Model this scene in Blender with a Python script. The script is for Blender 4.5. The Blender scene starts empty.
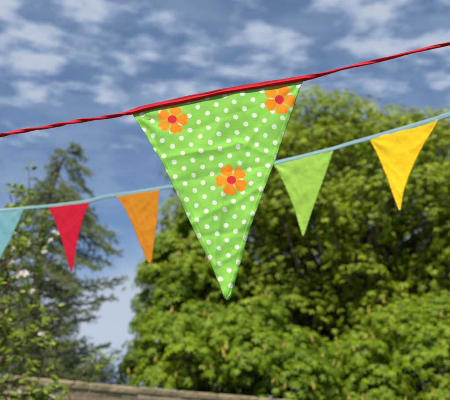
import bpy, math, random
import numpy as np
from mathutils import Vector, noise as mnoise

random.seed(11)
rng = np.random.default_rng(11)
SC = bpy.context.scene
COL = SC.collection

# ---------------------------------------------------------------- camera
PITCH = math.radians(24.0)
CAMPOS = np.array([0.0, 0.0, 1.6])
cam = bpy.data.cameras.new('camera')
cam.lens = 50; cam.sensor_width = 36; cam.sensor_fit = 'HORIZONTAL'
cam.clip_start = 0.05; cam.clip_end = 3000
cam.dof.use_dof = True
cam.dof.focus_distance = 1.10
cam.dof.aperture_fstop = 7.0
camo = bpy.data.objects.new('camera', cam)
camo.location = CAMPOS
camo.rotation_euler = (math.radians(90) + PITCH, 0, 0)
COL.objects.link(camo)
SC.camera = camo

# ---------------------------------------------------------------- light
SUN_EL = math.radians(55)
SUN_AZ = math.radians(196)          # clockwise from +Y: behind the camera, to its left
to_sun = Vector((math.sin(SUN_AZ) * math.cos(SUN_EL), math.cos(SUN_AZ) * math.cos(SUN_EL), math.sin(SUN_EL)))
sun = bpy.data.lights.new('sun', 'SUN')
sun.energy = 4.8; sun.angle = math.radians(0.55); sun.color = (1.0, 0.95, 0.87)
suno = bpy.data.objects.new('sun', sun)
suno.rotation_euler = to_sun.to_track_quat('Z', 'Y').to_euler()
suno.location = (0, 0, 30)
COL.objects.link(suno)

SC.view_settings.view_transform = 'Standard'
SC.view_settings.look = 'None'
SC.view_settings.exposure = 0.55
SC.view_settings.gamma = 1.0
SC.view_settings.use_curve_mapping = False
try:
    SC.cycles.use_denoising = True
    SC.cycles.max_bounces = 8
    SC.cycles.transparent_max_bounces = 8
except Exception:
    pass


# ---------------------------------------------------------------- node helper
class NT:
    def __init__(self, tree):
        self.t = tree
        self.t.nodes.clear()

    def n(self, kind, ins=None, **props):
        nd = self.t.nodes.new(kind)
        for k, v in props.items():
            setattr(nd, k, v)
        for k, v in (ins or {}).items():
            self.set(nd.inputs[k], v)
        return nd

    def set(self, sock, v):
        if isinstance(v, bpy.types.NodeSocket):
            self.t.links.new(v, sock)
        elif isinstance(v, bpy.types.Node):
            self.t.links.new(v.outputs[0], sock)
        else:
            if sock.type == 'RGBA' and len(v) == 3:
                v = (*v, 1)
            sock.default_value = v

    def m(self, op, a, b=0.0, c=None, clamp=False):
        nd = self.t.nodes.new('ShaderNodeMath'); nd.operation = op; nd.use_clamp = clamp
        self.set(nd.inputs[0], a); self.set(nd.inputs[1], b)
        if c is not None:
            self.set(nd.inputs[2], c)
        return nd.outputs[0]

    def mix(self, f, a, b, blend='MIX'):
        nd = self.t.nodes.new('ShaderNodeMix'); nd.data_type = 'RGBA'; nd.blend_type = blend
        self.set(nd.inputs[0], f); self.set(nd.inputs[6], a); self.set(nd.inputs[7], b)
        return nd.outputs[2]

    def ramp(self, x, lo, hi, a=0.0, b=1.0, smooth=True):
        nd = self.t.nodes.new('ShaderNodeMapRange')
        nd.interpolation_type = 'SMOOTHSTEP' if smooth else 'LINEAR'
        nd.clamp = True if not smooth else nd.clamp
        self.set(nd.inputs[0], x)
        nd.inputs[1].default_value = lo; nd.inputs[2].default_value = hi
        nd.inputs[3].default_value = a; nd.inputs[4].default_value = b
        return nd.outputs[0]

    def noise(self, vec, scale, detail=4, rough=0.5, dist=0.0):
        nd = self.n('ShaderNodeTexNoise', {'Scale': scale, 'Detail': detail, 'Roughness': rough, 'Distortion': dist})
        if vec is not None:
            self.set(nd.inputs['Vector'], vec)
        return nd.outputs[0]


# ---------------------------------------------------------------- sky
world = bpy.data.worlds.new('World')
SC.world = world
world.use_nodes = True
W = NT(world.node_tree)
sky = W.n('ShaderNodeTexSky', sky_type='NISHITA', sun_disc=False)
sky.sun_elevation = SUN_EL
sky.sun_rotation = SUN_AZ
sky.air_density = 1.0; sky.dust_density = 0.6; sky.ozone_density = 1.6; sky.altitude = 100
tc = W.n('ShaderNodeTexCoord')
sep = W.n('ShaderNodeSeparateXYZ', {0: tc.outputs['Generated']})
zc = W.m('MAXIMUM', sep.outputs[2], 0.03)
px_ = W.m('DIVIDE', sep.outputs[0], zc)
py_ = W.m('DIVIDE', sep.outputs[1], zc)
cv = W.n('ShaderNodeCombineXYZ', {0: px_, 1: py_, 2: 3.7})
rot = W.n('ShaderNodeMapping', {'Vector': cv.outputs[0], 'Rotation': (0, 0, math.radians(-14)), 'Scale': (0.80, 1.0, 1.0), 'Location': (5.1, 3.32, 0)})
big = W.noise(rot.outputs[0], 1.6, 2, 0.5)
mid = W.noise(rot.outputs[0], 11.5, 3, 0.45, 0.0)
fine = W.noise(rot.outputs[0], 30.0, 5, 0.6)
dens = W.m('ADD', mid, W.m('ADD', W.m('MULTIPLY', W.m('SUBTRACT', big, 0.5), 0.38), W.m('MULTIPLY', W.m('SUBTRACT', fine, 0.5), 0.22)))
elev = sep.outputs[2]
# a clearer belt between the high rows of cloud and the bank lower down
up = W.ramp(elev, 0.46, 0.58, -0.095, 0.025)
low = 0.0
dens = W.m('ADD', dens, W.m('ADD', up, low))
bank = W.noise(tc.outputs['Generated'], 5.0, 5, 0.5, 0.3)
bankd = W.m('ADD', bank, W.ramp(elev, 0.20, 0.48, 0.20, -0.10))
dens = W.m('ADD', W.m('MULTIPLY', dens, W.ramp(elev, 0.36, 0.50)), W.m('MULTIPLY', bankd, W.ramp(elev, 0.36, 0.50, 1.0, 0.0)))
cl = W.ramp(dens, 0.36, 0.68)
veil = W.noise(rot.outputs[0], 3.2, 5, 0.55, 0.4)
cl = W.m('MAXIMUM', cl, W.m('MULTIPLY', W.ramp(veil, 0.38, 0.70), 0.55))
skyc = W.mix(1.0, sky.outputs[0], (0.92, 1.13, 1.27), 'MULTIPLY')
skyc = W.mix(0.09, skyc, (4.4, 4.7, 5.4))
cloudc = W.mix(W.ramp(dens, 0.48, 0.75), (3.7, 4.7, 6.5), (5.4, 6.0, 7.0))
colr = W.mix(W.m('MULTIPLY', cl, 0.86), skyc, cloudc)
bg = W.n('ShaderNodeBackground', {'Color': colr, 'Strength': 0.071})
W.n('ShaderNodeOutputWorld', {'Surface': bg.outputs[0]})


# ---------------------------------------------------------------- placing
R_ = np.array([1.0, 0, 0])
F_ = np.array([0, math.cos(PITCH), math.sin(PITCH)])
U_ = np.array([0, -math.sin(PITCH), math.cos(PITCH)])


def ray(x, y):
    return F_ + R_ * ((x - 225) / 625.0) - U_ * ((y - 200) / 625.0)


def on_plane(x, y, y0, k):
    """point where the sight line meets the vertical plane Y = y0 + k X"""
    d = ray(x, y)
    return CAMPOS + d * (y0 / (d[1] - k * d[0]))


def at(x, y, Y):
    d = ray(x, y)
    return CAMPOS + d * (Y / d[1])


# ---------------------------------------------------------------- objects
def tag(o, label=None, cat=None, group=None, kind=None):
    if label: o['label'] = label
    if cat: o['category'] = cat
    if group: o['group'] = group
    if kind: o['kind'] = kind
    return o


def empty(name, loc, label, cat, group=None):
    o = bpy.data.objects.new(name, None)
    o.empty_display_size = 0.2
    o.location = loc
    COL.objects.link(o)
    return tag(o, label, cat, group)


def link_mesh(name, me, mat, parent=None):
    o = bpy.data.objects.new(name, me)
    if mat is not None:
        me.materials.append(mat)
    COL.objects.link(o)
    if parent is not None:
        o.parent = parent
    return o


def build(name, V, F, mat, parent=None, uv=None, tint=None, smooth=True):
    """V (n,3) world coordinates; F a list of faces or an (m,k) array; parent is an unrotated Empty"""
    V = np.asarray(V, dtype=np.float64)
    if parent is not None:
        root = parent; off = np.zeros(3)
        while root is not None:
            off += np.array(root.location); root = root.parent
        V = V - off
    me = bpy.data.meshes.new(name)
    if isinstance(F, np.ndarray):
        m, k = F.shape
        me.vertices.add(len(V)); me.vertices.foreach_set('co', V.astype(np.float32).ravel())
        me.loops.add(m * k); me.loops.foreach_set('vertex_index', F.astype(np.int32).ravel())
        me.polygons.add(m)
        me.polygons.foreach_set('loop_start', np.arange(0, m * k, k, dtype=np.int32))
        me.polygons.foreach_set('loop_total', np.full(m, k, dtype=np.int32))
        me.update(calc_edges=True)
    else:
        me.from_pydata([tuple(v) for v in V], [], [tuple(f) for f in F])
        me.update()
    if smooth:
        me.polygons.foreach_set('use_smooth', [True] * len(me.polygons))
    if uv is not None:
        lay = me.uv_layers.new(name='UVMap')
        idx = np.zeros(len(me.loops), dtype=np.int32); me.loops.foreach_get('vertex_index', idx)
        lay.data.foreach_set('uv', np.asarray(uv, dtype=np.float32)[idx].ravel())
    if tint is not None:
        a = me.attributes.new('tint', 'FLOAT', 'POINT')
        a.data.foreach_set('value', np.asarray(tint, dtype=np.float32))
    me.validate()
    return link_mesh(name, me, mat, parent)


# ---------------------------------------------------------------- materials
def new_mat(name):
    m = bpy.data.materials.new(name); m.use_nodes = True
    return m, NT(m.node_tree)


def cloth_finish(T, color, bump_h, trans=0.35, bump=0.25, dist=0.0006, rough=0.85, sheen=0.05):
    bmp = T.n('ShaderNodeBump', {'Height': bump_h, 'Strength': bump, 'Distance': dist})
    p = T.n('ShaderNodeBsdfPrincipled', {'Base Color': color, 'Roughness': rough, 'Normal': bmp.outputs[0], 'Sheen Weight': sheen,
                                         'Specular IOR Level': 0.2})
    tr = T.n('ShaderNodeBsdfTranslucent', {'Color': color, 'Normal': bmp.outputs[0]})
    mx = T.n('ShaderNodeMixShader', {0: trans, 1: p.outputs[0], 2: tr.outputs[0]})
    T.n('ShaderNodeOutputMaterial', {'Surface': mx.outputs[0]})


def mat_polka():
    """printed cotton: UV runs in units of 1.75 mm over the pennant"""
    m, T = new_mat('printed_cotton')
    uv = T.n('ShaderNodeUVMap')
    # slight drift of the print, as cloth is never pulled square
    wn = T.n('ShaderNodeTexNoise', {'Vector': uv.outputs[0], 'Scale': 0.035, 'Detail': 1})
    wv = T.n('ShaderNodeVectorMath', {0: wn.outputs[1], 1: (0.5, 0.5, 0.5)}, operation='SUBTRACT')
    ws = T.n('ShaderNodeVectorMath', {0: wv.outputs[0], 'Scale': 3.0}, operation='SCALE')
    wa = T.n('ShaderNodeVectorMath', {0: uv.outputs[0], 1: ws.outputs[0]}, operation='ADD')
    s = T.n('ShaderNodeSeparateXYZ', {0: wa.outputs[0]})
    s0 = T.n('ShaderNodeSeparateXYZ', {0: uv.outputs[0]})
    x, y = s.outputs[0], s.outputs[1]
    # lattice a=(9.9,6.5) b=(-8.7,8.7)
    ax, ay, bx, by = 9.85, 6.35, -8.65, 8.75
    det = ax * by - bx * ay
    dx = T.m('SUBTRACT', x, 184.0); dy = T.m('SUBTRACT', y, 169.6)
    mm = T.m('DIVIDE', T.m('SUBTRACT', T.m('MULTIPLY', dx, by), T.m('MULTIPLY', dy, bx)), det)
    nn = T.m('DIVIDE', T.m('SUBTRACT', T.m('MULTIPLY', dy, ax), T.m('MULTIPLY', dx, ay)), det)
    fm = T.m('SUBTRACT', mm, T.m('ROUND', mm)); fn = T.m('SUBTRACT', nn, T.m('ROUND', nn))
    ex = T.m('ADD', T.m('MULTIPLY', fm, ax), T.m('MULTIPLY', fn, bx))
    ey = T.m('ADD', T.m('MULTIPLY', fm, ay), T.m('MULTIPLY', fn, by))
    r = T.m('SQRT', T.m('ADD', T.m('MULTIPLY', ex, ex), T.m('MULTIPLY', ey, ey)))
    edge = T.noise(uv.outputs[0], 1.1, 2)
    r = T.m('ADD', r, T.m('MULTIPLY', T.m('SUBTRACT', edge, 0.5), 0.5))
    dot = T.ramp(r, 2.15, 2.65, 1.0, 0.0)
    # base: lime with fine yellowish slubs of the weave
    warp = T.n('ShaderNodeMapping', {'Vector': uv.outputs[0], 'Rotation': (0, 0, math.radians(-24)), 'Scale': (0.22, 2.3, 1)})
    slub = T.noise(warp.outputs[0], 0.9, 4, 0.6)
    weft = T.n('ShaderNodeMapping', {'Vector': uv.outputs[0], 'Rotation': (0, 0, math.radians(38)), 'Scale': (0.10, 1.0, 1)})
    slub2 = T.noise(weft.outputs[0], 0.8, 3, 0.6)
    blotch = T.noise(uv.outputs[0], 0.045, 3)
    g = T.mix(T.ramp(slub, 0.48, 0.72), (0.27, 0.64, 0.10), (0.33, 0.67, 0.09))
    g = T.mix(T.m('MULTIPLY', T.ramp(slub2, 0.52, 0.72), 0.85), g, (0.48, 0.66, 0.07))
    g = T.mix(T.m('MULTIPLY', blotch, 0.5), g, (0.30, 0.65, 0.12))
    col = T.mix(T.m('MULTIPLY', dot, 0.93), g, (0.80, 0.84, 0.72))
    # flowers
    for cx, cy, R, ph, sq in ((172.4, 120.4, 16.6, 2, 0.93), (279.3, 99.6, 16.4, -4, 0.98), (231.4, 180.0, 17.0, -29, 0.96)):
        fx = T.m('SUBTRACT', s0.outputs[0], cx); fy = T.m('DIVIDE', T.m('SUBTRACT', s0.outputs[1], cy), sq)
        rr = T.m('SQRT', T.m('ADD', T.m('MULTIPLY', fx, fx), T.m('MULTIPLY', fy, fy)))
        th = T.m('ARCTAN2', fy, fx)
        # angle inside one of five petals, -1..1
        t = T.m('DIVIDE', T.m('ADD', th, math.radians(ph)), 2 * math.pi / 5)
        t = T.m('ABSOLUTE', T.m('MULTIPLY', T.m('SUBTRACT', t, T.m('ROUND', t)), 2.0))
        # heart shaped petal: outer edge dips at the middle, falls towards the gap
        outer = T.m('SUBTRACT', R * 0.955, T.m('MULTIPLY', T.m('POWER', T.m('ABSOLUTE', T.m('SUBTRACT', t, 0.33)), 2.0), R * 0.72))
        gap = T.m('MULTIPLY', T.m('SUBTRACT', 1.0, t), T.m('MULTIPLY', rr, math.pi / 5))   # distance to the petal's side
        gapw = T.ramp(rr, R * 0.25, R * 1.0, 0.25, 1.3, smooth=False)
        inside = T.m('MULTIPLY', T.ramp(T.m('SUBTRACT', outer, rr), -0.35, 0.35), T.ramp(T.m('SUBTRACT', gap, gapw), -0.3, 0.3))
        pn = T.noise(uv.outputs[0], 0.5, 3)
        pet = T.mix(T.ramp(pn, 0.35, 0.7), (0.95, 0.27, 0.008), (0.97, 0.33, 0.015))
        col = T.mix(inside, col, pet)
        eye = T.ramp(T.m('ADD', rr, T.m('MULTIPLY', T.m('SUBTRACT', edge, 0.5), 0.8)), 4.2, 4.8, 1.0, 0.0)
        col = T.mix(eye, col, (0.70, 0.028, 0.05))
    # weave bump
    wv1 = T.n('ShaderNodeTexWave', {'Vector': uv.outputs[0], 'Scale': 0.95, 'Distortion': 0.6, 'Detail': 1}, bands_direction='X')
    wv2 = T.n('ShaderNodeTexWave', {'Vector': uv.outputs[0], 'Scale': 0.95, 'Distortion': 0.6, 'Detail': 1}, bands_direction='Y')
    h = T.m('ADD', T.m('ADD', wv1.outputs[1], wv2.outputs[1]), T.m('MULTIPLY', slub, 2.0))
    h = T.m('ADD', h, T.m('MULTIPLY', T.noise(uv.outputs[0], 0.22, 4, 0.55), 5.0))
    cloth_finish(T, col, h, trans=0.30, bump=0.35, dist=0.0006)
    return m


def mat_cloth(name, col, trans=0.3, col2=None, scale=1.0, bump=0.5, fuzz=0.04):
    m, T = new_mat(name)
    uv = T.n('ShaderNodeUVMap')
    n1 = T.noise(uv.outputs[0], 0.9 * scale, 5, 0.65)
    n2 = T.noise(uv.outputs[0], 0.06 * scale, 3)
    c2 = col2 or tuple(c * 0.78 for c in col)
    c = T.mix(T.m('MULTIPLY', T.ramp(n1, 0.35, 0.7), 0.6), c2, col)
    c = T.mix(T.m('MULTIPLY', T.ramp(n2, 0.4, 0.7), 0.12), c, c2)
    h = T.m('ADD', T.m('MULTIPLY', n1, 2.5), T.m('MULTIPLY', n2, 4.0))
    cloth_finish(T, c, h, trans=trans, bump=bump, dist=0.0009, sheen=fuzz)
    return m


def mat_leaf(name, dark, light, trans=0.35, rough=0.5, spec=0.22, transcol=None):
    m, T = new_mat(name)
    at_ = T.n('ShaderNodeAttribute', attribute_name='tint')
    c = T.mix(at_.outputs[2], dark, light)
    p = T.n('ShaderNodeBsdfPrincipled', {'Base Color': c, 'Roughness': rough, 'Specular IOR Level': spec})
    tcol = T.mix(0.5, c, transcol or tuple(min(1, v * 1.5) for v in light))
    tr = T.n('ShaderNodeBsdfTranslucent', {'Color': tcol})
    mx = T.n('ShaderNodeMixShader', {0: trans, 1: p.outputs[0], 2: tr.outputs[0]})
    T.n('ShaderNodeOutputMaterial', {'Surface': mx.outputs[0]})
    return m


def mat_rough(name, a, b, scale=6.0, bump=0.4, rough=0.9, detail=6, dist=0.01):
    m, T = new_mat(name)
    g = T.n('ShaderNodeTexCoord')
    n = T.noise(g.outputs['Object'], scale, detail, 0.6)
    c = T.mix(T.ramp(n, 0.3, 0.7), a, b)
    bmp = T.n('ShaderNodeBump', {'Height': n, 'Strength': bump, 'Distance': dist})
    p = T.n('ShaderNodeBsdfPrincipled', {'Base Color': c, 'Roughness': rough, 'Normal': bmp.outputs[0], 'Specular IOR Level': 0.2})
    T.n('ShaderNodeOutputMaterial', {'Surface': p.outputs[0]})
    return m


M_POLKA = mat_polka()
M_RED = mat_cloth('red_bias_tape', (0.76, 0.018, 0.034), 0.14, (0.62, 0.012, 0.025), bump=0.6, fuzz=0.12)
M_BLUE = mat_cloth('pale_blue_tape', (0.27, 0.43, 0.46), 0.12, (0.22, 0.37, 0.41), bump=0.3)
M_FBLUE = mat_cloth('pale_blue_cotton', (0.22, 0.45, 0.50), 0.3, (0.18, 0.40, 0.45))
M_FRED = mat_cloth('red_cotton', (0.70, 0.006, 0.038), 0.3, (0.54, 0.004, 0.03))
M_FORANGE = mat_cloth('orange_felt', (0.73, 0.29, 0.010), 0.25, (0.60, 0.21, 0.008), scale=1.3, bump=0.8)
M_FLIME = mat_cloth('lime_cotton', (0.40, 0.63, 0.10), 0.3, (0.35, 0.57, 0.08))
M_FYELLOW = mat_cloth('yellow_cotton', (0.93, 0.68, 0.014), 0.3, (0.88, 0.58, 0.010))
M_THREAD = mat_cloth('thread', (0.10, 0.30, 0.03), 0.1)


# ---------------------------------------------------------------- ground
def ground():
    nx = 60
    xs = np.sign(np.linspace(-1, 1, nx)) * np.abs(np.linspace(-1, 1, nx)) ** 3 * 1200
    V = []; 
    for j in range(nx):
        for i in range(nx):
            r = math.hypot(xs[i], xs[j])
            z = 0.05 * mnoise.noise(Vector((xs[i] * .15, xs[j] * .15, 0))) if r < 60 else 0.0
            V.append((xs[i], xs[j], z))
    Fs = [(j * nx + i, j * nx + i + 1, (j + 1) * nx + i + 1, (j + 1) * nx + i) for j in range(nx - 1) for i in range(nx - 1)]
    m, T = new_mat('lawn')
    g = T.n('ShaderNodeTexCoord')
    n = T.noise(g.outputs['Object'], 1.2, 8, 0.6)
    n2 = T.noise(g.outputs['Object'], 40, 4, 0.6)
    c = T.mix(T.ramp(n, .35, .7), (0.045, 0.085, 0.014), (0.085, 0.12, 0.022))
    c = T.mix(T.m('MULTIPLY', n2, .5), c, (0.03, 0.055, 0.01))
    b = T.n('ShaderNodeBump', {'Height': n2, 'Strength': 0.8, 'Distance': 0.03})
    p = T.n('ShaderNodeBsdfPrincipled', {'Base Color': c, 'Roughness': 0.95, 'Normal': b.outputs[0]})
    T.n('ShaderNodeOutputMaterial', {'Surface': p.outputs[0]})
    o = build('lawn', V, Fs, m)
    tag(o, 'mown green lawn running below and beyond the garden wall', 'lawn', kind='structure')


ground()


# ---------------------------------------------------------------- garden wall
def wall():
    A = at(40, 376, 7.6); B = at(245, 396.5, 10.0)
    topz = (A[2] + B[2]) / 2
    A = at(20, 376.6, (topz - 1.6) / ray(20, 376.6)[2] * ray(20, 376.6)[1])
    B = at(268, 398.2, (topz - 1.6) / ray(268, 398.2)[2] * ray(268, 398.2)[1])
    d = (B - A); d[2] = 0; L = np.linalg.norm(d); d /= L
    nrm = np.array([d[1], -d[0], 0])
    if nrm[1] > 0: nrm = -nrm                    # towards the camera
    s0, s1 = -7.0, 16.0
    root = empty('garden_wall', (A[0], A[1], 0), 'old tan brick garden wall with flat stone coping below the trees', 'wall')
    cop = 0.085
    # body, finely gridded on the face so that courses stand proud
    def box(a, b, z0, z1, f, k, V, Fs):
        i0 = len(V)
        for (s, z) in ((a, z0), (b, z0), (b, z1), (a, z1)):
            V.append(A * [1, 1, 0] + d * s + nrm * f + np.array([0, 0, z]))
        for (s, z) in ((a, z0), (b, z0), (b, z1), (a, z1)):
            V.append(A * [1, 1, 0] + d * s + nrm * k + np.array([0, 0, z]))
        for q in ((0, 1, 2, 3), (5, 4, 7, 6), (4, 0, 3, 7), (1, 5, 6, 2), (3, 2, 6, 7), (4, 5, 1, 0)):
            Fs.append(tuple(i0 + t for t in q))
    V = []; Fs = []
    box(s0, s1, -0.1, topz - cop - 0.004, 0.0, -0.22, V, Fs)
    body = build('mortar_core', V, Fs, mat_rough('lime_mortar', (0.24, 0.19, 0.13), (0.34, 0.28, 0.20), 9), root, smooth=False)
    V = []; Fs = []; tint = []
    h = 0.072; nrow = 14
    for r in range(nrow):
        z1 = topz - cop - 0.006 - r * h
        s = s0 - (0.11 if r % 2 else 0)
        while s < s1:
            w = 0.215 + random.uniform(-.012, .012)
            e = random.uniform(0.004, 0.014)
            box(s, s + w - 0.011, z1 - h + 0.011, z1 - random.uniform(0, .002), e, -0.01, V, Fs)
            tint += [random.random()] * 8
            s += w
    m, T = new_mat('old_brick')
    a_ = T.n('ShaderNodeAttribute', attribute_name='tint'); g = T.n('ShaderNodeTexCoord')
    n = T.noise(g.outputs['Object'], 14, 6, .6)
    n2 = T.noise(g.outputs['Object'], 2.2, 4, .6)
    c = T.mix(a_.outputs[2], (0.19, 0.135, 0.08), (0.33, 0.25, 0.16))
    c = T.mix(T.m('MULTIPLY', T.ramp(n, .45, .7), .5), c, (0.12, 0.10, 0.07))
    c = T.mix(T.m('MULTIPLY', T.ramp(n2, .5, .7), .5), c, (0.17, 0.15, 0.09))
    b = T.n('ShaderNodeBump', {'Height': n, 'Strength': 0.7, 'Distance': 0.006})
    T.n('ShaderNodeOutputMaterial', {'Surface': T.n('ShaderNodeBsdfPrincipled', {'Base Color': c, 'Roughness': .95, 'Normal': b.outputs[0]}).outputs[0]})
    build('brick_facing', V, Fs, m, root, tint=tint, smooth=False)
    # coping slabs, each slightly out of line
    V = []; Fs = []; tint = []
    s = s0
    while s < s1:
        w = random.uniform(0.5, 0.95)
        dz = random.uniform(-.006, .006); o = random.uniform(-.008, .008); tl = random.uniform(-.006, .006)
        i0 = len(V)
        n = 10
        prof = [(0.018, 0.008), (0.026, 0.0), (0.030, cop * .6), (0.024, cop - 0.012), (0.01, cop), (-0.27, cop), (-0.29, cop - .012), (-0.29, 0.0)]
        for k in range(n + 1):
            ss = s + (w - 0.020) * k / n
            ch = 0.006 if k in (0, n) else 0
            for (f, z) in prof:
                jj = random.uniform(-.004, .004)
                V.append(A * [1, 1, 0] + d * ss + nrm * (f + o - (ch if f > 0 else 0) + jj) + np.array([0, 0, topz - cop + z - (ch if z > cop * .8 else 0) + dz + tl * (k / n - .5) + jj * .6]))
                tint.append(0.0)
        P = len(prof)
        tv = random.random()
        for t in range(i0, len(V)): tint[t] = tv
        for k in range(n):
            for q in range(P):
                a = i0 + k * P + q; b2 = i0 + k * P + (q + 1) % P
                Fs.append((a, b2, b2 + P, a + P))
        Fs.append(tuple(i0 + q for q in range(P))[::-1]); Fs.append(tuple(i0 + n * P + q for q in range(P)))
        s += w
    m, T = new_mat('coping_stone')
    a_ = T.n('ShaderNodeAttribute', attribute_name='tint'); g = T.n('ShaderNodeTexCoord')
    n = T.noise(g.outputs['Object'], 11, 8, .62); n2 = T.noise(g.outputs['Object'], 3.0, 4, .6)
    c = T.mix(a_.outputs[2], (0.23, 0.175, 0.10), (0.33, 0.255, 0.155))
    c = T.mix(T.m('MULTIPLY', T.ramp(n, .46, .66), .65), c, (0.15, 0.125, 0.075))
    c = T.mix(T.m('MULTIPLY', T.ramp(n2, .50, .64), .75), c, (0.10, 0.115, 0.04))
    b = T.n('ShaderNodeBump', {'Height': n, 'Strength': 0.8, 'Distance': 0.01})
    T.n('ShaderNodeOutputMaterial', {'Surface': T.n('ShaderNodeBsdfPrincipled', {'Base Color': c, 'Roughness': .95, 'Normal': b.outputs[0]}).outputs[0]})
    build('coping', V, Fs, m, root, tint=tint, smooth=False)
    return topz


WALL_Z = wall()


# ---------------------------------------------------------------- tubes and leaves in bulk
class Tubes:
    def __init__(self): self.V = []; self.F = []

    def add(self, pts, rad, n=7, lump=0.0):
        pts = [np.asarray(p, float) for p in pts]
        i0 = len(self.V); m = len(pts)
        up = np.array([0.13, 0.31, 0.94])
        for i, p in enumerate(pts):
            t = pts[min(i + 1, m - 1)] - pts[max(i - 1, 0)]
            t = t / (np.linalg.norm(t) + 1e-9)
            a = np.cross(t, up)
            if np.linalg.norm(a) < 1e-3: a = np.cross(t, [1, 0, 0])
            a /= np.linalg.norm(a); b = np.cross(t, a)
            for k in range(n):
                th = 2 * math.pi * k / n
                r = rad[i] * (1 + lump * random.uniform(-1, 1))
                self.V.append(p + (a * math.cos(th) + b * math.sin(th)) * r)
        for i in range(m - 1):
            for k in range(n):
                q = i0 + i * n + k; w = i0 + i * n + (k + 1) % n
                self.F.append((q, w, w + n, q + n))
        self.F.append(tuple(i0 + k for k in range(n))[::-1]); self.F.append(tuple(i0 + (m - 1) * n + k for k in range(n)))

    def build(self, name, mat, parent):
        return build(name, self.V, self.F, mat, parent)


def bez(a, b, sag=0.0, n=8, wob=0.0, bow=(0, 0, 0)):
    a = np.asarray(a, float); b = np.asarray(b, float); out = []
    L = np.linalg.norm(b - a)
    for i in range(n + 1):
        t = i / n
        p = a + (b - a) * t + np.array([0, 0, -sag * L]) * (4 * t * (1 - t)) + np.asarray(bow) * (4 * t * (1 - t))
        if 0 < i < n and wob: p = p + rng.normal(0, wob * L, 3)
        out.append(p)
    return out


def frames(normals, spin):
    """(n,3,3) rotation: columns x (along leaf), y (across), z (normal)"""
    z = normals / (np.linalg.norm(normals, axis=1, keepdims=True) + 1e-9)
    r = rng.normal(size=z.shape) if spin is None else spin
    x = r - z * np.sum(r * z, axis=1, keepdims=True)
    x /= (np.linalg.norm(x, axis=1, keepdims=True) + 1e-9)
    y = np.cross(z, x)
    return np.stack([x, y, z], axis=2)


def scatter(TV, TF, pos, Rm, size):
    """bakes a leaf template at every position into one vertex and one face array"""
    n = len(pos); k = len(TV)
    V = np.einsum('nij,kj->nki', Rm, TV) * size[:, None, None] + pos[:, None, :]
    F = (TF[None, :, :] + (np.arange(n) * k)[:, None, None]).reshape(-1, TF.shape[1])
    return V.reshape(-1, 3), F


def chestnut_leaf(nl=7):
    V = []; F = []
    for i in range(nl):
        a = (i - (nl - 1) / 2) / ((nl - 1) / 2) * math.radians(128)
        L = 1.0 - 0.32 * abs(i - (nl - 1) / 2) / ((nl - 1) / 2)
        c, s = math.cos(a), math.sin(a)
        def P(u, v, w): return (u * c - v * s, u * s + v * c, w)
        i0 = len(V)
        V += [P(0.02, 0, 0), P(.62 * L, .17 * L, -.13 * L), P(.60 * L, 0, -.19 * L), P(.62 * L, -.17 * L, -.13 * L), P(L, 0, -.50 * L)]
        F += [(i0, i0 + 2, i0 + 1), (i0, i0 + 3, i0 + 2), (i0 + 1, i0 + 2, i0 + 4), (i0 + 2, i0 + 3, i0 + 4)]
    return np.array(V), np.array(F)


def simple_leaf():
    V = [(0, 0, 0), (.35, .20, .05), (.35, 0, -.02), (.35, -.20, .05), (.72, .16, .0), (.72, 0, -.06), (.72, -.16, .0), (1, 0, -.16)]
    F = [(0, 2, 1), (0, 3, 2), (1, 2, 5), (1, 5, 4), (2, 3, 6), (2, 6, 5), (4, 5, 7), (5, 6, 7)]
    return np.array(V), np.array(F)


CH_V, CH_F = chestnut_leaf(7)
SL_V, SL_F = simple_leaf()

M_CHEST = mat_leaf('chestnut_leaves', (0.075, 0.150, 0.006), (0.33, 0.39, 0.012), trans=0.30, transcol=(0.30, 0.34, 0.01))
M_CHEST2 = mat_leaf('young_chestnut_leaves', (0.050, 0.120, 0.005), (0.24, 0.33, 0.008), trans=0.27, transcol=(0.32, 0.42, 0.01))
M_BARK = mat_rough('bark', (0.05, 0.037, 0.025), (0.11, 0.085, 0.06), 9, .8, dist=.02)
M_TWIG = mat_rough('twig_bark', (0.10, 0.07, 0.045), (0.19, 0.14, 0.09), 20, .5)
M_CANDLE = mat_rough('chestnut_blossom', (0.33, 0.22, 0.045), (0.40, 0.31, 0.08), 30, .8)


def candle_mesh(h=0.16, r=0.026):
    V = []; F = []
    n = 7; rows = 7
    for j in range(rows):
        t = j / (rows - 1)
        for k in range(n):
            th = 2 * math.pi * k / n + j * .45
            q = r * (1.05 - t) ** .7 * (0.35 if j == 0 else 1) * (1.25 if (k + j) % 2 else 0.7)
            V.append((q * math.cos(th), q * math.sin(th), h * t + (0.012 if (k + j) % 2 else 0)))
    for j in range(rows - 1):
        for k in range(n):
            a = j * n + k; b = j * n + (k + 1) % n
            F.append((a, b, b + n, a + n))
    F.append(tuple((rows - 1) * n + k for k in range(n)))
    return np.array(V), F


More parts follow.
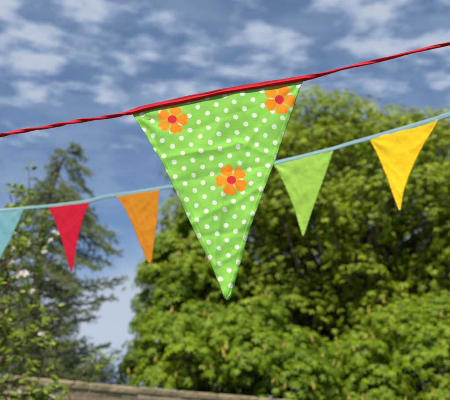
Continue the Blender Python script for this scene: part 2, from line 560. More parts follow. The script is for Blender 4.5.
def chestnut(name, label, cx, cy, Y, rx, ry, npuff, nleaf, mat, leaf=0.2, seed=1, group=None, puff=(0.11, 0.2), ncandle=90,
             base_px=None, lo=-0.75):
    global rng
    rng = np.random.default_rng(seed); random.seed(seed)
    c = at(cx, cy, Y); dd = np.linalg.norm(c - CAMPOS) * 0 + (c[1] / ray(cx, cy)[1]) ** 1
    ppm = 625.0 / dd
    RX = rx / ppm; RZ = ry / ppm; RY = (RX * .5 + RZ * .5)
    bx = c[0]
    root = empty(name, (bx, c[1], 0), label, 'tree', group)
    tb = Tubes()
    crown_base = max(1.2, c[2] - RZ * .95)
    tr = bez((bx, c[1], -0.2), (bx + .2, c[1], c[2] + RZ * .45), n=12, wob=.006)
    r0 = 0.045 * (RZ + c[2])
    tb.add(tr, [r0 * (1.35 if i == 0 else 1.0) * (1 - .82 * i / 12) for i in range(13)], 12, .06)
    # puffs on and inside the crown's envelope
    cen = []; rad = []
    tries = 0
    while len(cen) < npuff and tries < 20000:
        tries += 1
        v = rng.normal(size=3); v /= np.linalg.norm(v)
        if v[1] > 0.45: continue                      # far side needs only a few
        if v[2] < lo: continue
        s = rng.uniform(.80, 1.0) if rng.random() < .82 else rng.uniform(.35, .7)
        pr = rng.uniform(*puff) * (RX + RZ)
        p = c + v * np.array([RX, RY, RZ]) * s * (1 + np.clip(rng.normal(0, .02), -.04, .03)) - v * pr * .62
        if p[2] < 0.8: continue
        if any(np.linalg.norm(p - q) < .62 * min(pr, r) for q, r in zip(cen, rad)): continue
        cen.append(p); rad.append(pr)
    for p, r in zip(cen, rad):
        t0 = tr[min(11, 3 + int(8 * random.random()))]
        mid = t0 + (p - t0) * .5 + np.array([0, 0, -.06 * np.linalg.norm(p - t0)])
        tb.add([t0, mid, p], [.10 * r0 / .5 + .03, .06 * r0 / .5 + .02, .02], 6)
        for _ in range(5):
            v = rng.normal(size=3); v /= np.linalg.norm(v); v[2] = abs(v[2])
            tb.add([p, p + v * r * .85], [.018, .007], 4)
    tb.build('trunk', M_BARK, root)
    w = np.array(rad) ** 2; w /= w.sum()
    pos = []; nor = []
    for p, r, ww in zip(cen, rad, w):
        k = int(nleaf * ww)
        v = rng.normal(size=(k, 3)); v /= np.linalg.norm(v, axis=1, keepdims=True)
        v[:, 2] = np.where(v[:, 2] < -.25, -v[:, 2], v[:, 2])
        sh = rng.uniform(.78, 1.06, size=k) * (1 + .16 * np.array([mnoise.noise(Vector(q * 2.3 + p)) for q in v]))
        # the puff's outline is broken by spikes of shoots
        sp = rng.random(k) < .10; sh = np.where(sp, sh * rng.uniform(1.0, 1.22, k), sh)
        q = p + v * (r * sh)[:, None] * np.array([1.08, 1.0, .86])
        pos.append(q); nor.append(v * [1, 1, .8] + np.array([0, -.12, .60]) + rng.normal(0, .28, size=v.shape))
    pos = np.concatenate(pos); nor = np.concatenate(nor)
    size = leaf * rng.uniform(.65, 1.2, len(pos))
    V, F = scatter(CH_V, CH_F, pos, frames(nor, None), size)
    t = np.clip(rng.normal(.5, .22, len(pos)) + .25 * np.array([mnoise.noise(Vector(q * .35)) for q in pos]), 0, 1)
    build('crown', V, F, mat, root, tint=np.repeat(t, len(CH_V)), smooth=False)
    # flower candles on the upper, camera-facing outside of the puffs
    cv_, cf_ = candle_mesh()
    spots = []
    for _ in range(ncandle * 6):
        i = rng.choice(len(cen), p=w)
        v = rng.normal(size=3); v /= np.linalg.norm(v)
        v[1] = -abs(v[1]); v[2] = abs(v[2]) * .8 + .05; v /= np.linalg.norm(v)
        q = cen[i] + v * rad[i] * np.array([1.08, 1, .86]) * 1.0
        if any(np.linalg.norm(q - cen[j]) < rad[j] * .8 for j in range(len(cen)) if j != i): continue
        spots.append(q)
        if len(spots) >= ncandle: break
    me = bpy.data.meshes.new('blossom_spike'); me.from_pydata([tuple(x) for x in cv_], [], cf_); me.materials.append(M_CANDLE)
    for q in spots[:100]:
        o = bpy.data.objects.new('blossom_spike', me); COL.objects.link(o); o.parent = root
        o.location = Vector(q) - root.location
        s = random.uniform(.7, 1.25); o.scale = (s, s, s * random.uniform(.8, 1.2))
        o.rotation_euler = (random.uniform(-.3, .3), random.uniform(-.3, .3), random.uniform(0, 6))
    return root


G_CH = 'horse chestnut trees behind the garden wall'
chestnut('chestnut_tree', 'tallest horse chestnut, its broad round crown behind the lime and yellow pennants', 343, 266, 19.0, 197, 176,
         190, 30000, M_CHEST, leaf=.15, seed=6, group=G_CH, puff=(.07, .125), ncandle=95)
chestnut('chestnut_tree', 'low bright green chestnut rising over the wall below the polka dot pennant', 229, 410, 13.2, 120, 118,
         88, 13000, M_CHEST2, leaf=.125, seed=9, group=G_CH, puff=(.08, .14), ncandle=100)
chestnut('chestnut_tree', 'bright green chestnut filling the gap between the orange pennant and the polka dot pennant', 197, 302, 16.0, 60, 104,
         60, 9500, M_CHEST2, leaf=.15, seed=17, group=G_CH, puff=(.09, .15), ncandle=60)
chestnut('chestnut_tree', 'low bright green chestnut at the lower right corner beyond the wall', 430, 425, 14.2, 120, 128,
         76, 12000, M_CHEST2, leaf=.13, seed=14, group=G_CH, puff=(.09, .16), ncandle=70)


# ---------------------------------------------------------------- cedar
def cedar():
    global rng
    rng = np.random.default_rng(21); random.seed(21)
    Y = 11.5
    base = at(30, 500, Y); base[2] = 0
    root = empty('cedar_tree', tuple(base), 'olive green feathery conifer with sweeping needle branches behind the red pennant', 'tree')
    tb = Tubes(); pos = []; nor = []; spin = []; size = []
    P = lambda x, y, dy=0: at(x, y, Y + dy)
    trunk = [base, P(30, 420), P(33, 360), P(36, 300), P(40, 250), P(46, 210), P(55, 180), P(63, 160), P(68, 147)]
    trunk[0] = base
    tb.add(trunk, [.16, .13, .11, .09, .07, .05, .035, .02, .006], 10, .05)

    def tpos(f):
        f *= len(trunk) - 1.001
        i = int(f); t = f - i
        return trunk[i] * (1 - t) + trunk[i + 1] * t

    def tuft_line(a, b, n, L, thick=.006):
        a = np.asarray(a); b = np.asarray(b)
        d = b - a; l = np.linalg.norm(d) + 1e-9; d /= l
        for i in range(n):
            t = (i + rng.random()) / n
            p = a + (b - a) * t
            v = rng.normal(size=3); v -= d * np.dot(v, d); v /= np.linalg.norm(v) + 1e-9
            v = v * .85 + d * .75 + np.array([0, 0, .25])
            pos.append(p); spin.append(v); nor.append(rng.normal(size=3)); size.append(L * rng.uniform(.7, 1.25))

    def branch(a, b, dens=1.0, sag=.05, w=.50):
        pts = bez(a, b, sag=sag, n=10, wob=.012)
        L = np.linalg.norm(np.asarray(b) - np.asarray(a))
        tb.add(pts, [.020 * (1 - i / 10.5) * min(1.5, L / 1.5) + .004 for i in range(11)], 5)
        d = np.asarray(b) - np.asarray(a); d /= L
        side = np.cross(d, [0, 0, 1]); side /= np.linalg.norm(side) + 1e-9
        ns = max(6, int(L / .062 * dens))
        for i in range(ns):
            f = .12 + .88 * (i + rng.random()) / ns
            k = min(9, int(f * 10)); p = pts[k] + (pts[k + 1] - pts[k]) * (f * 10 - k if f < 1 else 1)
            l = w * (1.15 - f) ** .8 * rng.uniform(.55, 1.15) * min(1, .35 + L / 2.4)
            s = 1 if i % 2 else -1
            v = side * s * rng.uniform(.35, 1.0) + d * rng.uniform(.5, .95) + np.array([0, 0, rng.uniform(-.5, .35)])
            v /= np.linalg.norm(v)
            q = p + v * l; q[2] -= .10 * l
            tb.add([p, (p + q) / 2 + [0, 0, .02], q], [.005, .004, .002], 3)
            nt = max(2, int(l / .085))
            for j in range(nt):
                g = (j + .6) / nt
                pp = p + (q - p) * g
                v2 = np.cross(v, [0, 0, 1]) * (1 if j % 2 else -1) * .8 + v * .8 + rng.normal(0, .35, 3)
                v2 /= np.linalg.norm(v2)
                l2 = rng.uniform(.07, .19) * (1.1 - .5 * g)
                tuft_line(pp, pp + v2 * l2 - np.array([0, 0, .02]), 19, .06)
            tuft_line(p, q, int(l * 120), .055)
        tuft_line(pts[7], pts[10], 50, .045)
    # the branches that draw the outline on the open side
    for (f, x, y, dy, dn) in ((.96, 60, 150, .05, 1), (.93, 54, 158, -.1, 1), (.90, 50, 168, .1, 1), (.975, 74, 146, -.05, 1), (.91, 72, 160, .1, 1.2), (.86, 44, 184, .1, 1), (.985, 80, 148, -.1, 1), (.97, 84, 158, .2, 1), (.95, 78, 152, .1, 1), (.93, 88, 172, -.2, 1), (.90, 84, 182, .3, 1), (.88, 50, 176, .1, .6),
                              (.86, 90, 192, .1, 1), (.82, 38, 198, -.1, .8), (.80, 86, 206, -.5, 1), (.76, 96, 218, .5, .9), (.72, 108, 232, -.2, 1), (.70, 20, 206, .2, .8),
                              (.68, 122, 238, .3, 1), (.64, 116, 248, -.5, 1), (.60, 128, 252, .2, 1), (.56, 112, 262, .6, 1), (.53, 96, 268, -.6, 1), (.50, 82, 282, .3, 1),
                              (.40, 134, 277, .0, 1.0), (.36, 120, 296, .5, .8), (.33, 98, 305, -.3, .9), (.47, 74, 290, -.8, 1), (.30, 92, 318, .4, 1), (.26, 84, 338, -.2, 1),
                              (.22, 110, 346, .3, 1.1), (.20, 124, 352, -.3, 1.1), (.18, 104, 362, .2, 1.3), (.16, 116, 372, .5, 1.3), (.14, 96, 378, -.3, 1.3), (.12, 128, 385, .1, 1.2)):
        branch(tpos(f), P(x - max(0, x - 96) * .28, y, dy), dn * 1.25, sag=random.uniform(-.05, .07), w=.52)
    # the rest of the tree, all round the trunk
    for i in range(120):
        f = .06 + .66 * ((i + .5) / 120) ** 1.15
        a = tpos(f)
        th = i * 2.399 + random.uniform(-.3, .3)
        L = (2.45 * (1 - f) ** 1.05 + .12) * random.uniform(.7, 1.05)
        v = np.array([math.cos(th), math.sin(th), .28 if f < .4 else .12])
        if f > .45: L *= .8
        if v[0] > .25: L *= .56
        branch(a, a + v * L, .85, sag=random.uniform(-.02, .08))
    tb.build('trunk', mat_rough('conifer_bark', (0.07, 0.06, 0.035), (0.12, 0.105, 0.06), 9, .8), root)
    pos = np.array(pos); nor = np.array(nor); spin = np.array(spin); size = np.array(size)
    NV = np.array([(0, -.09, 0), (0, .09, 0), (1, .0, 0)]); NF = np.array([(0, 1, 2)])
    V, F = scatter(NV, NF, pos, frames(nor, spin), size)
    t = np.clip(rng.normal(.45, .25, len(pos)), 0, 1)
    m = mat_leaf('cedar_needles', (0.125, 0.16, 0.055), (0.29, 0.325, 0.125), trans=.35, rough=.6, spec=.2)
    build('crown', V, F, m, root, tint=np.repeat(t, 3), smooth=False)


cedar()


# ---------------------------------------------------------------- dark yew beyond the wall's left end
def yew():
    global rng
    rng = np.random.default_rng(31); random.seed(31)
    root_c = at(40, 400, 14.5)
    root = empty('yew_bush', (root_c[0], root_c[1], 0), 'dark dense evergreen bush low behind the conifer and the wall', 'bush')
    tb = Tubes(); pos = []; nor = []
    lumps = [(-20, 330, 62), (15, 345, 55), (45, 372, 46), (78, 385, 34), (104, 392, 26), (122, 397, 22), (10, 390, 60), (60, 405, 50), (100, 412, 34), (-50, 350, 70)]
    for (x, y, r) in lumps:
        p = at(x, y, 14.5 + random.uniform(-.3, .3)); r = r / (625 / 14.5)
        tb.add([np.array([root_c[0], root_c[1], 0]), (p + root_c) / 2 + [0, 0, -.5], p], [.09, .05, .02], 6)
        k = int(2600 * r)
        v = rng.normal(size=(k, 3)); v /= np.linalg.norm(v, axis=1, keepdims=True)
        pos.append(p + v * (r * rng.uniform(.6, 1.12, k))[:, None]); nor.append(v + rng.normal(0, .6, v.shape))
    pos = np.concatenate(pos); nor = np.concatenate(nor)
    V, F = scatter(SL_V * [1, .6, 1], SL_F, pos, frames(nor, None), rng.uniform(.05, .10, len(pos)))
    tb.build('stem', M_BARK, root)
    m = mat_leaf('yew_leaves', (0.016, 0.028, 0.012), (0.045, 0.065, 0.022), trans=.1)
    build('foliage', V, F, m, root, tint=np.repeat(rng.random(len(pos)), len(SL_V)), smooth=False)


yew()


# ---------------------------------------------------------------- apple tree in blossom
M_APPLE = mat_leaf('apple_leaves', (0.080, 0.120, 0.016), (0.30, 0.38, 0.045), trans=.40, transcol=(.40, .55, .04))
M_PETAL, _T = new_mat('apple_petals')
_p = _T.n('ShaderNodeBsdfPrincipled', {'Base Color': (.66, .60, .55), 'Roughness': .6})
_t = _T.n('ShaderNodeBsdfTranslucent', {'Color': (.80, .68, .66)})
_T.n('ShaderNodeOutputMaterial', {'Surface': _T.n('ShaderNodeMixShader', {0: .35, 1: _p.outputs[0], 2: _t.outputs[0]}).outputs[0]})


def blossom_mesh():
    """a truss of four open five-petalled flowers"""
    V = []; F = []
    for q in range(5):
        c = np.array([random.uniform(-.024, .024), random.uniform(-.012, .012), random.uniform(-.02, .02)])
        nrm = np.array([random.uniform(-.6, .6), -1, random.uniform(-.3, .8)]); nrm /= np.linalg.norm(nrm)
        u = np.cross(nrm, [0, 0, 1]); u /= np.linalg.norm(u); w = np.cross(nrm, u)
        for k in range(5):
            a = 2 * math.pi * k / 5 + q
            d = u * math.cos(a) + w * math.sin(a); s = -u * math.sin(a) + w * math.cos(a)
            i0 = len(V); L = .021
            V += [c, c + d * L * .55 + s * L * .42 + nrm * .004, c + d * L + s * L * .22 + nrm * .007, c + d * L - s * L * .22 + nrm * .007, c + d * L * .55 - s * L * .42 + nrm * .004]
            F.append((i0, i0 + 1, i0 + 2, i0 + 3, i0 + 4))
    return V, F


def apple():
    global rng
    rng = np.random.default_rng(41); random.seed(41)
    Y = 4.4
    base = at(-40, 560, Y); base[2] = 0
    root = empty('apple_tree', tuple(base), 'loose leafy apple tree with white blossom at the left edge below the pale blue pennant', 'tree')
    tb = Tubes(); pos = []; nor = []; spin = []; size = []
    P = lambda x, y, dy=0.: at(x, y, Y + dy)

    def cluster(p, n, r, L=.05):
        for _ in range(n):
            v = rng.normal(size=3); v[2] = abs(v[2]) * .8 + .1; v /= np.linalg.norm(v)
            pos.append(p + v * r * rng.random() * .5); spin.append(v)
            nor.append(np.array([0, -.3, 1]) + rng.normal(0, .5, 3)); size.append(L * rng.uniform(.6, 1.15))

    def stem(pts, r0, r1, leaves=1.0, L=.05, gap=.05):
        # smooth the path
        q = []
        for i in range(len(pts) - 1):
            for t in (0, .25, .5, .75):
                q.append(pts[i] * (1 - t) + pts[i + 1] * t + rng.normal(0, .004, 3))
        q.append(pts[-1])
        tb.add(q, [r0 + (r1 - r0) * i / (len(q) - 1) for i in range(len(q))], 6, .05)
        for i in range(len(q) - 1):
            l = np.linalg.norm(q[i + 1] - q[i]); n = l / gap * leaves
            for _ in range(int(n) + (rng.random() < n % 1)):
                p = q[i] + (q[i + 1] - q[i]) * rng.random()
                e = p + rng.normal(0, .035, 3) + [0, 0, .02]
                tb.add([p, e], [.0028, .0015], 3)
                cluster(e, rng.integers(4, 8), .035, L * 1.25)
        cluster(pts[-1], 5, .03, L)
        return q
    trunk = [base, P(-38, 470), P(-28, 420), P(-14, 370)]
    tb.add(trunk, [.06, .05, .04, .032], 9, .06)
    main = [
        ([(-14, 370), (-2, 330), (6, 290), (10, 258), (14, 232)], .022, .007, .5),
        ([(6, 290), (0, 262), (-8, 236), (-6, 215)], .014, .005, .9),
        ([(14, 232), (24, 222), (30, 206), (29, 186), (29, 163)], .006, .003, .45),
        ([(14, 232), (12, 214), (11, 198), (12, 187)], .006, .002, .8),
        ([(10, 262), (24, 256), (34, 244), (40, 232), (48, 226)], .007, .003, .9),
        ([(6, 290), (14, 277), (22, 268)], .010, .005, .2),
        ([(-2, 330), (10, 322), (24, 318), (34, 312), (40, 306)], .009, .003, .8),
        ([(-14, 370), (4, 360), (14, 354), (26, 342), (42, 330), (50, 318), (57, 306)], .015, .003, .7),
        ([(26, 342), (38, 340), (50, 344), (52, 362)], .006, .003, .5),
        ([(-20, 385), (-4, 384), (12, 380), (26, 376), (34, 364)], .016, .004, 1.3),
        ([(-20, 395), (4, 396), (26, 394), (44, 396), (58, 398), (66, 395)], .016, .003, 1.3),
        ([(-20, 415), (10, 412), (34, 405), (50, 410), (62, 404)], .014, .003, 2.2),
        ([(26, 376), (40, 372), (52, 378), (56, 386)], .005, .002, 1.0),
        ([(44, 410), (70, 386), (84, 372), (94, 362), (98, 352)], .006, .0025, .12),
        ([(94, 362), (104, 358)], .003, .002, .5),
        ([(-2, 330), (-10, 310), (-6, 296), (4, 302)], .010, .003, 1.2),
        ([(-8, 236), (4, 226), (14, 214), (20, 206)], .006, .002, 1.0),
        ([(12, 250), (26, 240), (32, 228), (44, 212)], .005, .002, .6),
        ([(10, 290), (26, 292), (36, 284), (32, 268)], .006, .002, .8),
        ([(-14, 370), (-6, 350), (4, 340), (8, 330)], .008, .003, 1.4),
    ]
    for pts, r0, r1, lv in main:
        dy = 0.0
        stem([P(x, y, .02 * math.sin(x * .7 + y) + .08 * math.sin(y * .03)) for x, y in pts], r0, r1, lv * 1.15)
    # side shoots that fill the body of the tree, nearer and farther
    for k in range(64):
        x = rng.uniform(-60, 46) * (1 if rng.random() < .8 else .6); y = rng.uniform(205, 440)
        if x > 34 and y < 360: continue
        if x > 22 and rng.random() < .55 and y < 380: continue
        dy = rng.uniform(-.35, .5)
        a = P(x, y, dy); b = P(x + rng.uniform(-14, 16), y - rng.uniform(10, 34), dy + rng.uniform(-.1, .1))
        j = P(max(-36, x - rng.uniform(15, 30)), y + rng.uniform(10, 30), dy * .5)
        tb.add([j, (j + a) / 2 + [0, 0, -.02], a], [.008, .006, .004], 5)
        stem([a, (a + b) / 2, b], .004, .002, .8)
    tb.build('branches', M_TWIG, root)
    pos = np.array(pos); nor = np.array(nor); spin = np.array(spin); size = np.array(size)
    V, F = scatter(SL_V * [1, 1.35, 1], SL_F, pos, frames(nor, spin), size)
    build('leaves', V, F, M_APPLE, root, tint=np.repeat(np.clip(rng.normal(.55, .28, len(pos)), 0, 1), len(SL_V)))
    bm = []
    for q in range(3):
        v, f = blossom_mesh(); me = bpy.data.meshes.new('blossom'); me.from_pydata([tuple(a) for a in v], [], f); me.materials.append(M_PETAL); bm.append(me)
    for (x, y, s) in ((33, 225, 1.1), (26, 244, 1), (22.5, 277, 1.7), (55, 234, 1.1), (14, 248, .8), (45, 252, .8), (17, 394, 1.1), (38, 392, 1.3), (52, 398, 1),
                      (30, 372, .6), (5, 240, .8), (41, 335, .7), (12, 262, .7), (51, 241, .7), (61, 395, .7), (8, 400, 1), (27, 402, .9), (-12, 260, 1),
                      (-20, 300, 1), (-15, 350, 1), (3, 377, .8), (33, 291, .7), (10, 368, .8), (46, 388, .8)):
        o = bpy.data.objects.new('blossom', random.choice(bm)); COL.objects.link(o); o.parent = root
        o.location = Vector(P(x, y, -.06)) - root.location
        s *= .78; o.scale = (s, s, s); o.rotation_euler = (random.uniform(-.4, .4), random.uniform(-.6, .6), random.uniform(-.6, .6))


apple()


# ---------------------------------------------------------------- bunting
def sweep(name, pts, wid, thk, twist, nrm, mat, parent, n=18, groove=0.0, seed=0, uvs=1.0):
    """a soft folded tape swept along pts; wid/thk/twist are functions of 0..1"""
    pts = np.array(pts); m = len(pts)
    s = np.concatenate([[0], np.cumsum(np.linalg.norm(np.diff(pts, axis=0), axis=1))])
    V = []; UV = []; F = []
    for i in range(m):
        t = pts[min(i + 1, m - 1)] - pts[max(i - 1, 0)]; t /= np.linalg.norm(t)
        b = np.cross(nrm, t); b /= np.linalg.norm(b); a = np.cross(t, b)
        u = s[i] / s[-1]; tw = twist(u)
        w = wid(u) / 2; h = thk(u) / 2
        for k in range(n):
            th = 2 * math.pi * k / n
            c_, s_ = math.cos(th), math.sin(th)
            x = math.copysign(abs(c_) ** .8, c_) * w; y = math.copysign(abs(s_) ** .8, s_) * h
            y *= 1 + groove * math.sin(3.0 * math.pi * x / w + 1.0)
            q = mnoise.noise(Vector((s[i] * 28 + seed, c_ * 1.1, s_ * 1.1)))
            q2 = mnoise.noise(Vector((s[i] * 9 + seed, c_ * 2.4, s_ * 2.4)))
            y *= 1 + .38 * q + .35 * q2; x *= 1 + .06 * q
            X = x * math.cos(tw) - y * math.sin(tw); Yy = x * math.sin(tw) + y * math.cos(tw)
            V.append(pts[i] + b * X + a * Yy)
            UV.append((s[i] / .00175 * uvs, k * 2.0))
    for i in range(m - 1):
        for k in range(n):
            p = i * n + k; q = i * n + (k + 1) % n
            F.append((p, q, q + n, p + n))
    return build(name, V, F, mat, parent, uv=UV)


def interp(path, x):
    xs = [p[0] for p in path]; ys = [p[1] for p in path]
    return float(np.interp(x, xs, ys))


def smooth_curve(path, n):
    """Catmull-Rom through the control points"""
    P = [np.array(p, float) for p in path]
    P = [2 * P[0] - P[1]] + P + [2 * P[-1] - P[-2]]
    out = []
    m = len(P) - 3
    for j in range(n + 1):
        f = min(j / n * m, m - 1e-6); i = int(f); t = f - i
        a, b, c, d = P[i:i + 4]
        out.append(.5 * ((2 * b) + (-a + c) * t + (2 * a - 5 * b + 4 * c - d) * t * t + (-a + 3 * b - 3 * c + d) * t ** 3))
    return np.array(out)


def sst(a, b, x):
    t = min(1, max(0, (x - a) / (b - a))); return t * t * (3 - 2 * t)


def pennant(name, Lp, Rp, plane, mat, parent, top=None, nu=60, nv=80, amp=1.0, thick=.0009, seed=0, front=0.0, label=None, folds=(), creases=()):
    """cloth triangle between its left and right edges, hung in a vertical plane; folds run out from the corners"""
    y0, k = plane
    pn = np.array([k, -1.0, 0]); pn /= np.linalg.norm(pn)         # towards the camera
    L = smooth_curve(Lp, nv); Rr = smooth_curve(Rp, nv)
    w0 = np.linalg.norm(L[0] - Rr[0]); hh = np.linalg.norm((L[0] + Rr[0]) / 2 - L[-1])
    unit = y0 / 625.0 * 1.09
    V = []; UV = []
    for j in range(nv + 1):
        for i in range(nu + 1):
            u = i / nu; v = j / nv
            p = L[j] * (1 - u) + Rr[j] * u
            x, y = p
            if top is not None:
                y += (interp(top, x) + 1.0 - (L[0][1] * (1 - u) + Rr[0][1] * u)) * max(0.0, 1 - v * 4) ** 1.5
            # long soft folds and a slight belly
            q = mnoise.noise(Vector((x / w0 * 2.2 + seed, y / w0 * 1.2, seed * .7))) * .020
            q += mnoise.noise(Vector((x / w0 * 6 + seed, y / w0 * 4.0, 4.3))) * .0100
            q += (1 - abs(mnoise.noise(Vector((x / w0 * 4.0 + y / w0 * 2.6 + seed, (y - x * .5) / w0 * 1.3, 9.1)))) * 2.2) * .0085
            q += (1 - abs(mnoise.noise(Vector((x / w0 * 7.5 - y / w0 * 3.0 + seed, (y + x * .6) / w0 * 2.6, 5.1)))) * 2.4) * .0046
            q += (1 - abs(mnoise.noise(Vector((x / w0 * 17 + seed, y / w0 * 13, 7.7)))) * 2.4) * .0012
            q += mnoise.noise(Vector((x / w0 * 15 + seed, y / w0 * 11, 2.0))) * .0036
            for (cx, cy, spread, a_, dec) in folds:
                ang = math.atan2(y - cy, x - cx); r = math.hypot(x - cx, y - cy) / w0
                q += a_ * math.sin(ang * spread + seed) * math.exp(-r / dec) * min(1, r * 9)
            for (ax_, ay_, bx_, by_, h_, w_) in creases:
                lx, ly = bx_ - ax_, by_ - ay_; LL = math.hypot(lx, ly)
                t_ = ((x - ax_) * lx + (y - ay_) * ly) / LL ** 2
                d_ = ((x - ax_) * ly - (y - ay_) * lx) / LL + 1.6 * mnoise.noise(Vector((t_ * 3, seed, h_ * 99)))
                q += h_ * max(0.0, 1 - abs(d_) / w_) ** 1.4 * max(0.0, min(1.0, (t_ + .15) * 5, (1.15 - t_) * 5))
            q *= amp * min(1.0, .15 + v * 5)
            # seams pucker along the sides
            e2 = min(u, 1 - u) * abs(Rr[j][0] - L[j][0]) / w0
            q += .0022 * math.sin(y / w0 * 95 + 3 * mnoise.noise(Vector((y / w0 * 9, seed, 0)))) * math.exp(-e2 / .022) * amp
            q += .0030 * sst(.026, .020, e2) * min(1, v * 6)
            # side edges curl back a little
            e = min(u, 1 - u)
            q -= .010 * math.exp(-e / .05) * min(1, v * 4) * amp
            P3 = on_plane(x, y, y0, k) + pn * (q * w0 * unit + front)
            V.append(P3); UV.append((x, y))
    F = [(j * (nu + 1) + i, (j + 1) * (nu + 1) + i, (j + 1) * (nu + 1) + i + 1, j * (nu + 1) + i + 1) for j in range(nv) for i in range(nu)]
    o = build(name, V, F, mat, parent, uv=UV)
    sol = o.modifiers.new('thickness', 'SOLIDIFY'); sol.thickness = thick; sol.offset = 0
    if label: o['label'] = label
    return o


def run_on(pts, L=3.0, n=200):
    pts = [np.asarray(p) for p in pts]
    a = pts[0] - pts[1]; a /= np.linalg.norm(a); b = pts[-1] - pts[-2]; b /= np.linalg.norm(b)
    up = np.array([0, 0, 1.0])
    left = [pts[0] + a * (L * i / n) + up * .03 * (L * i / n) ** 2 for i in range(n, 0, -1)]
    right = [pts[-1] + b * (L * i / n) + up * .03 * (L * i / n) ** 2 for i in range(1, n + 1)]
    return left + pts + right


# -- the near line: red binding and the polka dot pennant
PL1 = (1.0, -0.05)
n1 = np.array([PL1[1], -1.0, 0]); n1 /= np.linalg.norm(n1)
ROPE1 = [(-160, 170), (-80, 152.5), (0, 135.2), (25, 130.6), (50, 126.4), (75, 121.6), (100, 118.0), (115, 115.7), (128, 113.0), (145, 108.4), (165, 104.0), (195, 98.0),
         (225, 91.5), (255, 86.4), (280, 82.4), (304, 78.4), (325, 73.6), (350, 67.0), (375, 61.3), (395, 56.6), (420, 50.2), (450, 43.6), (520, 29), (620, 6)]
path2 = smooth_curve(ROPE1, 620)
b1c = on_plane(218, 95, *PL1)
bunt1 = empty('bunting', tuple(b1c), 'near bunting line with a big green polka dot pennant on red binding', 'bunting', 'lines of bunting')
pts = run_on([on_plane(x, y, *PL1) for x, y in path2])
_x0, _x1 = ROPE1[0][0], ROPE1[-1][0]
_arc = np.concatenate([[0], np.cumsum(np.linalg.norm(np.diff(np.array(pts), axis=0), axis=1))]); _arc /= _arc[-1]
_xs = np.concatenate([np.linspace(_x0 - 1600, _x0, 201)[:-1], path2[:, 0], np.linspace(_x1, _x1 + 1600, 201)[1:]])


def ux(u): return float(np.interp(u, _arc, _xs))


def sst(a, b, x):
    t = min(1, max(0, (x - a) / (b - a))); return t * t * (3 - 2 * t)


def on_pen(x): return sst(112, 150, x) * (1 - sst(300, 326, x))


def tw1(u):
    x = ux(u)
    # wound tape left and right, lying flat along the pennant
    if x < 132: return (x - 132) / 9.0 + .12 * math.sin(x * .2)
    if x > 303: return (x - 303) / 20.0 + .2 * math.sin(x * .1)
    return 0.0


sweep('binding', pts, lambda u: .0080 + .0026 * on_pen(ux(u)) + .0006 * math.sin(ux(u) * .11), lambda u: .0044 + .0052 * on_pen(ux(u)), tw1, n1, M_RED, bunt1,
      n=22, groove=.35, seed=3)
L1 = [(132, 113), (135.5, 120), (141, 128), (147.5, 138), (154, 150), (160, 159), (167, 173), (174, 188), (182, 205), (190, 222), (200, 243), (210, 262), (217, 279), (222, 292), (224.3, 297.4), (226.5, 299.4)]
R1 = [(304, 80), (299, 91), (294.5, 104), (290, 117), (285, 131), (279.5, 147), (275, 161), (270, 174), (264, 190), (256, 212), (248, 234), (242, 256), (237, 274), (232.4, 290), (230.5, 296.6), (227.6, 299.4)]
pennant('pennant', L1, R1, PL1, M_POLKA, bunt1, top=ROPE1, nu=150, nv=180, amp=1.3, thick=.0007, seed=1.3,
        front=-.002, creases=((160, 160, 240, 144, .0068, 7), (196, 128, 262, 104, -.0035, 7), (178, 182, 262, 166, -.0045, 7), (192, 222, 258, 190, .0055, 6),
        (200, 236, 244, 232, -.0038, 5), (210, 268, 240, 250, .0045, 5), (236, 140, 276, 158, .0035, 6), (226, 180, 214, 270, .0045, 6), (262, 112, 236, 200, -.004, 8)),
        folds=((132, 113, 11, .010, .20), (304, 80, 12, .010, .20), (226, 299, 9, .006, .25)))
# seam allowance folded down behind the binding
Ls = [(136, 112), (137.5, 115.5), (139, 119), (140.5, 122)]; Rs = [(303, 80), (301.5, 83.5), (300, 87), (298.5, 91)]
pennant('seam_allowance', Ls, Rs, PL1, M_POLKA, bunt1, top=ROPE1, nu=80, nv=4, amp=.1, thick=.0006, seed=2, front=-.0022)
# a few loose threads at the raw edge
tb = Tubes()
for (x, y, dx, dy) in ((172, 184, -3, 3), (244, 246, 4, 2), (276, 158, 3.5, -1), (291, 115, 2.5, 2), (205, 253, -2.5, 2.5), (147, 138, -2.5, 0.5)):
    a = on_plane(x, y, *PL1); b = on_plane(x + dx * .6, y + dy * .2, *PL1); c = on_plane(x + dx, y + dy, *PL1)
    tb.add([a, b, c], [.00022, .0002, .00015], 5)
o = build('thread', tb.V, tb.F, M_THREAD, bunt1, uv=np.zeros((len(tb.V), 2)))

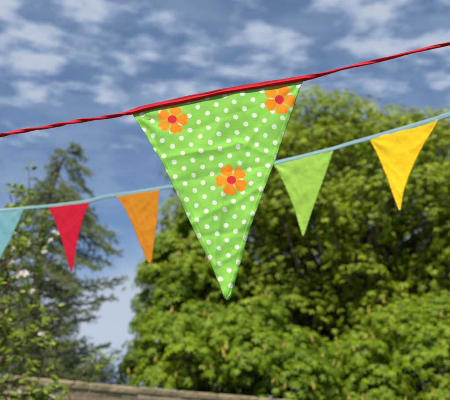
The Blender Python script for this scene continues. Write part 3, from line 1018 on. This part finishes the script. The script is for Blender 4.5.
# -- the farther line: pale blue tape with plain pennants
PL2 = (2.0, -0.62)
n2_ = np.array([PL2[1], -1.0, 0]); n2_ /= np.linalg.norm(n2_)
TAPE2 = [(-150, 214), (-80, 214), (-27, 213), (0, 210.2), (24, 208.2), (47, 206.2), (68, 204.0), (90, 200.8), (104, 197.0), (117, 195.2), (138, 192.0), (159, 188.6), (172, 186.4),
         (200, 182), (235, 174), (275, 163.0), (304, 156.0), (334, 148.4), (352, 143.0), (369, 138.4), (400, 129.6), (436, 119.2), (450, 114.6), (520, 94), (620, 64)]
path = smooth_curve(TAPE2, 420)
b2c = on_plane(200, 182, *PL2)
bunt2 = empty('bunting', tuple(b2c), 'farther bunting line of small plain pennants on pale blue tape', 'bunting', 'lines of bunting')
pts = run_on([on_plane(x, y, *PL2) for x, y in path])
sweep('tape', pts, lambda u: .0150 + .0012 * math.sin(u * 90), lambda u: .0032, lambda u: .12 * math.sin(u * 40), n2_, M_BLUE, bunt2, n=14, groove=.1, seed=8)
pens = [
    ('pale blue pennant', [(-28, 213), (-22, 224), (-14, 240), (-7, 254), (-2.5, 263)], [(24, 208), (19, 220), (12, 236), (4, 252), (-1.5, 263)], M_FBLUE, 5.1),
    ('red pennant', [(48, 206), (54, 219), (60, 234), (65, 250), (68.5, 264), (70.6, 271)], [(89.5, 201), (83, 218), (79, 233), (75.5, 250), (73.4, 264), (72, 271)], M_FRED, 2.2),
    ('orange pennant', [(116.5, 195), (126, 211), (134, 229), (141, 246), (147, 260), (149.6, 263)], [(159.5, 189), (158, 206), (156.5, 224), (154, 242), (151.9, 258), (150.8, 263)], M_FORANGE, 3.4),
    ('lime green pennant', [(273, 164), (279, 174), (286, 188), (293, 206), (298, 222), (302.5, 236)], [(334, 149), (329, 163), (322.5, 182), (316, 201), (309, 220), (303.5, 236)], M_FLIME, 7.7),
    ('yellow pennant', [(369, 139), (376.5, 153), (383, 168), (388.5, 182), (393.5, 196), (399.5, 211)], [(438.5, 119), (429, 135), (418.5, 154), (410, 173), (404.5, 190), (400.8, 211)], M_FYELLOW, 9.9),
]
for lab, l, r, m, sd in pens:
    pennant('pennant', l, r, PL2, m, bunt2, top=TAPE2, nu=64, nv=84, amp=1.05, thick=.0014, seed=sd, label=lab,
            folds=((l[0][0], l[0][1], 9, .014, .2), (r[0][0], r[0][1], 9, .014, .2)))
